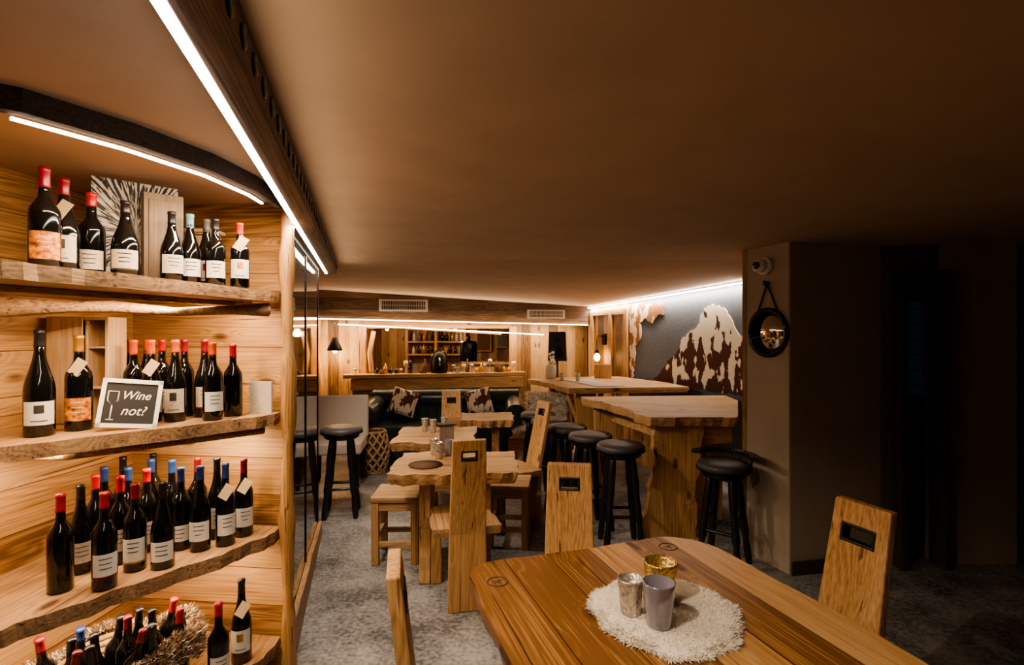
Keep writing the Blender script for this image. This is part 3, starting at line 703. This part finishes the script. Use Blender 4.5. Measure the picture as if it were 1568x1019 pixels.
b=B()
P=wavy((1.07,3.97),(.70,5.25),28,.05,8)+wavy((.70,5.25),(2.18,5.36),6,.01,9)[1:]+[(2.14,4.95),(1.73,4.0)]+wavy((1.73,3.97),(1.07,3.97),16,.022,4)[1:-1]
b.prism(P,.885,.955,W_x,inset=.015)
T=Matrix(((1,0,0,0),(0,0,1,4.05),(0,1,0,0),(0,0,0,1)))
lp=wavy((1.13,.885),(1.02,0),18,.035,77)+wavy((1.42,0),(1.47,.885),14,.03,78)
b.prism(lp,0,.085,W_z,T)
b.box((1.62,4.4,.44),(.3,.05,.88),W_z,rz=.1); b.box((1.53,4.13,.80),(.42,.03,.16),W_x)
b.box((.9,5.1,.44),(.2,.055,.88),W_z,rz=.1)
b.box((1.1,4.7,.8),(.04,1.1,.14),W_y,rz=.28)
b.obj('bar_table',bevel=.008)
b=B()
P=wavy((.62,5.62),(.22,6.75),18,.04,18)+[(.75,7.0),(1.45,7.15),(1.85,6.3),(1.95,5.75)]
b.prism(P,.94,1.0,W_x,inset=.015)
b.box((.82,5.8,.47),(.22,.05,.94),W_z,rz=.1); b.box((.6,6.75,.47),(.2,.05,.94),W_z); b.tube([(.62,5.85,.9),(.82,5.8,.4)],.025,W_z); b.tube([(1.0,5.85,.93),(.84,5.8,.4)],.025,W_z)
b.box((1.6,6.3,.47),(.06,.6,.94),W_z,rz=.3)
b.obj('bar_table',bevel=.006)
b=B(); b.box((0,0,.004),(.32,.9,.006),linen); b.obj('table_runner',(.95,6.2,1.001),.35)
for x,y in ((.62,6.5),(.8,6.35)): candle('candle_glass',x,y,1.009 if x>.7 else 1.001,.03,.1,silverg)
b=B(); b.lathe([(.05,0),(.07,.01),(.07,.16),(.05,.18)],paper,20); b.tube([(0,0,.17),(.01,0,.25),(.05,.02,.32)],.004,furd)
for i in range(14): b.ball((.06*(R()-.3),.06*(R()-.5),.22+.12*R()),.018,fleece,seg=8)
b.obj('flower_pot',(.5,6.75,1.001))
b=B(); b.box((0,0,.09),(.22,.05,.18),W_z); b.obj('menu_stand',(1.2,6.9,1.001),-.3,.004)

b=B()
b.box((0,.0,.22),(1.6,.75,.24),leather)
for i in range(3): b.box((-.53+i*.53,-.05,.39),(.51,.66,.14),leather)
b.box((0,.38,.42),(1.95,.2,.62),leather); b.tube([(-.97,.36,.72),(.97,.36,.72)],.12,leather,18)
for sx in (-1,1): b.box((sx*.88,0,.36),(.2,.85,.48),leather); b.tube([(sx*.9,-.42,.62),(sx*.9,.42,.66)],.12,leather,18)
for i in range(15):
    for j in range(2): b.ball((-.84+i*.12+(.06 if j else 0),.27,.5+j*.13),.012,iron,seg=8)
for i in range(8):
    b.tube([(-.84+i*.24,.275,.44),(-.84+i*.24,.25,.6),(-.84+i*.24,.28,.74)],.006,black,6)
for sx in (-.85,.85):
    for sy in (-.3,.38): b.lathe([(.025,0),(.035,.1)],W_z,12,Matrix.Translation((sx,sy,0)))
b.obj('chesterfield_sofa',(-.87,6.65,0),.03,.03,seg=3)
def cushion(x,y,z,m,rz,rx=-.25,s=.17,ry=0):
    b=B(); N=12; vs=[];fs=[]
    for side in (1,-1):
        for i in range(N+1):
            for j in range(N+1):
                u=i/N*2-1;v=j/N*2-1; t=.07*((1-u**4)*(1-v**4))**.5; k=1-.06*(1-abs(u*v)); 
                vs.append((u*s*k,side*t,v*s*k))
    for sd in (0,1):
        o=sd*(N+1)**2
        for i in range(N):
            for j in range(N):
                q=(o+i*(N+1)+j,o+(i+1)*(N+1)+j,o+(i+1)*(N+1)+j+1,o+i*(N+1)+j+1); fs.append(q[::-1] if sd else q)
    b.add(vs,fs,m,True,Matrix.Rotation(rx,4,'X')@Matrix.Rotation(ry,4,'Y')); b.obj('cowhide_cushion',(x,y,z),rz)
cushion(-1.40,6.76,.70,cow3,.2,ry=.3); cushion(-.43,6.78,.70,cow3,-.1,ry=-.25)

b=B(); b.box((0,0,.3),(.6,.6,.2),W_x); b.box((0,.27,.55),(.6,.1,.5),W_x)
for sx in (-.26,.26):
    for sy in (-.26,.26): b.box((sx,sy,.1),(.05,.05,.2),W_z)
b.box((0,.2,.6),(.5,.08,.46),fleece); b.box((0,-.02,.42),(.52,.5,.06),fleece)
for i in range(6000):
    q=R()
    if q<.4: p=(-.26+.52*R(),.15,.42+.44*R()); n=(0,-1,.1)
    elif q<.6: p=(-.30+.6*R(),.22+.1*R(),.80+.04*R()); n=(0,-.2,1)
    else: p=(-.27+.54*R(),-.27+.5*R(),.45); n=(0,-.4,1)
    b.strand(p,n,.06,.003,random.choice([fleece,fleece,fleece,furb]))
b.obj('sheepskin_armchair',(.35,6.10,0),-.4,.02)
b=B()
b.box((0,0,.42),(.55,.5,.12),linen); b.box((0,.24,.68),(.58,.09,.46),linen,rx=-.08)
for sx in (-.23,.23):
    for sy in (-.2,.22): b.box((sx,sy,.18),(.045,.045,.36),black,tx=1.3,ty=1.3)
b.obj('upholstered_chair',(-1.84,5.5,0),.15,.03,seg=3)
b=B() 
def rb(z): return .13+.05*math.sin(pi*(z/.48)*.9+.15)
b.lathe([(rb(.02)-.02,.0),(rb(.24)-.02,.24),(rb(.44)-.02,.45),(.001,.455)],furd,24)
for k in range(12):
    for sgn in (1,-1):
        pts=[((rb(.48*i/16)+.006*((i+k)%2))*math.cos(2*pi*k/12+sgn*i/16*1.9),(rb(.48*i/16)+.006*((i+k)%2))*math.sin(2*pi*k/12+sgn*i/16*1.9),.012+.455*i/16) for i in range(17)]
        b.tube(pts,.014,wicker,6)
for z in (.015,.465): b.tube([(rb(z)*math.cos(t),rb(z)*math.sin(t),z) for t in [2*pi*i/24 for i in range(25)]],.015,wicker,6)
b.obj('woven_basket_pouf',(-1.60,6.0,0))

b=B(); b.box((0,0,1.40),(.27,.2,.42),black,tx=.9); b.lathe([(.095,0),(.085,.006),(.03,-.0+.002),(.001,.01)],iron,24,Matrix.Translation((0,-.1,1.32))@Matrix.Rotation(pi/2,4,'X')); b.lathe([(.04,0),(.03,.006),(.001,.008)],iron,20,Matrix.Translation((0,-.1,1.51))@Matrix.Rotation(pi/2,4,'X'))
b.tube([(0,0,0),(0,0,1.22)],.017,black)
for k in range(3): a=k*2*pi/3; b.tube([(0,0,.45),(.3*math.cos(a),.3*math.sin(a),.01)],.011,black)
b.obj('loudspeaker',(.66,7.6,0),-.1,.02)
b=B(); b.lathe([(.02,.2),(.035,.18),(.05,.13),(.1,.03),(.105,0),(.1,0),(.045,.12),(.001,.16)],iron,24); b.tube([(0,0,.2),(0,0,.46)],.004,black); b.ball((0,0,.0),.035,bulb)
b.obj('pendant_lamp',(-2.5,7.37,1.345))
point('pendant_light',(-2.5,7.42,1.27),24,(1,.57,.2),.04)
def onwall(s,y): 
    n=Vector((-dW.y,dW.x)).normalized(); p=A+dW*s+n*y; return p
p=onwall(.86,.0)
b=B(); b.box((0,.015,1.5),(.08,.03,.16),iron); b.tube([(0,.03,1.54),(0,.12,1.56),(0,.14,1.5),(0,.14,1.36)],.007,iron); b.lathe([(.012,1.36),(.03,1.33),(.03,1.3)],iron,16,Matrix.Translation((0,.14,0)))
b.ball((0,.14,1.24),.045,bulb,1.3)
b.obj('wall_sconce',(p.x,p.y,0),angW)
p=onwall(.86,.14); point('sconce_light',(p.x,p.y,1.23),15,(1,.53,.2),.05)

a=onwall(-.05,.05); c=onwall(.99,.05)
b=B()
def zc(s): return 2.13-.14*max(0,s)
va=[]
for q,s in ((a,0),(c,1)):
    z=zc(s)-.015
    n=Vector((-dW.y,dW.x)).normalized()*.015
    va+=[(q.x-n.x,q.y-n.y,z-.015),(q.x+n.x,q.y+n.y,z-.015),(q.x+n.x,q.y+n.y,z),(q.x-n.x,q.y-n.y,z)]
b.add(va,[(0,1,2,3),(4,7,6,5),(0,4,5,1),(1,5,6,2),(2,6,7,3),(3,7,4,0)],ledw); b.obj('led_strip_cove')
nn=Vector((-dW.y,dW.x)).normalized()
area('cove_light',(a.x,a.y,2.085),(c.x,c.y,1.94),(-nn.x*.5,-nn.y*.5,-1),48,(1,.8,.6),.03)
b=B()
b.box((LS/2-.2,-.02,1.755),(LS+.3,.02,.012),led,ry=.0195); b.obj('led_strip_soffit',(S0.x,S0.y,0.0),angS)
e0=S0+NB*.1; e1=S1+NB*.1
area('soffit_light',(e0.x-.3,e0.y,1.76),(e1.x-.2,e1.y,1.69),(0,.35,-1),66,(1,.68,.41),.03)
g0=S0-NB*.05; g1=S1-NB*.05
area('soffit_fill_light',(g0.x,g0.y,1.80),(g1.x-.2,g1.y,1.74),(.1,-.8,.7),15,(1,.72,.46),.02)  # extra upward fill added to lift the ceiling
b=B(); b.box((0,0,0),(2.9,.02,.014),led,ry=.05); b.obj('led_strip_mirror_rail',(-.95,7.40,1.64),angS)

pa=Vector((1.83,3.45)); pb=Vector((1.70,3.80)); dp=pb-pa; ap=math.atan2(dp.y,dp.x)
def onp(b,name,t,z,bevel=0): q=pa+dp*t; return b.obj(name,(q.x,q.y,z),ap,bevel)
TY=Matrix.Rotation(-pi/2,4,'X')
b=B(); b.lathe([(.055,0),(.06,.01),(.06,.03),(.05,.035)],white,24,TY); b.ball((0,.06,0),.048,white); b.lathe([(.026,0),(.024,.016),(.001,.018)],black,20,Matrix.Translation((-.01,.098,0))@TY)
onp(b,'security_camera',.5,2.06)
b=B(); b.tube([(.155*math.cos(t),.012,.155*math.sin(t)) for t in [2*pi*i/36 for i in range(37)]],.014,black,8)
b.lathe([(.15,0),(.15,.008),(.001,.0085)],mirror,36,TY)
b.lathe([(.172,0),(.172,.02),(.15,.02),(.15,.0)],black,36,TY)
b.tube([(-.08,.01,.15),(0,.015,.34)],.006,black); b.tube([(.08,.01,.15),(0,.015,.34)],.006,black); b.lathe([(.012,0),(.012,.03),(.018,.035),(.018,.04)],iron,12,Matrix.Translation((0,0,.34))@TY)
onp(b,'round_mirror',.45,1.60)

# ------------------------------------------------------------ unseen spot lights added under the beam, no fixtures
spot('table_spot',(-.42,.75,2.07),(.30,1.5,.78),84,70,(1,.79,.58),.02)
spot('aisle_fill_spot',(-.98,2.6,2.07),(-.45,3.5,.6),86,92,(1,.82,.64),.03)  # aisle, lounge and bar spots are added fill light
spot('lounge_fill_spot',(-1.35,4.0,2.07),(-.4,5.0,.6),86,108,(1,.82,.64),.04)
spot('bar_fill_spot',(-1.2,3.5,2.07),(1.1,4.3,.7),34,58,(1,.76,.52),.04)
w=bpy.data.worlds.new('w'); bpy.context.scene.world=w; w.use_nodes=True
w.node_tree.nodes['Background'].inputs[0].default_value=(.5,.35,.25,1); w.node_tree.nodes['Background'].inputs[1].default_value=.005

cam=bpy.data.cameras.new('camera'); co=bpy.data.objects.new('camera',cam); COL.objects.link(co)
co.location=(0,0,1.6); co.rotation_euler=(pi/2,0,0); cam.lens=36*800/1568; cam.clip_start=.02; cam.clip_end=60
bpy.context.scene.camera=co
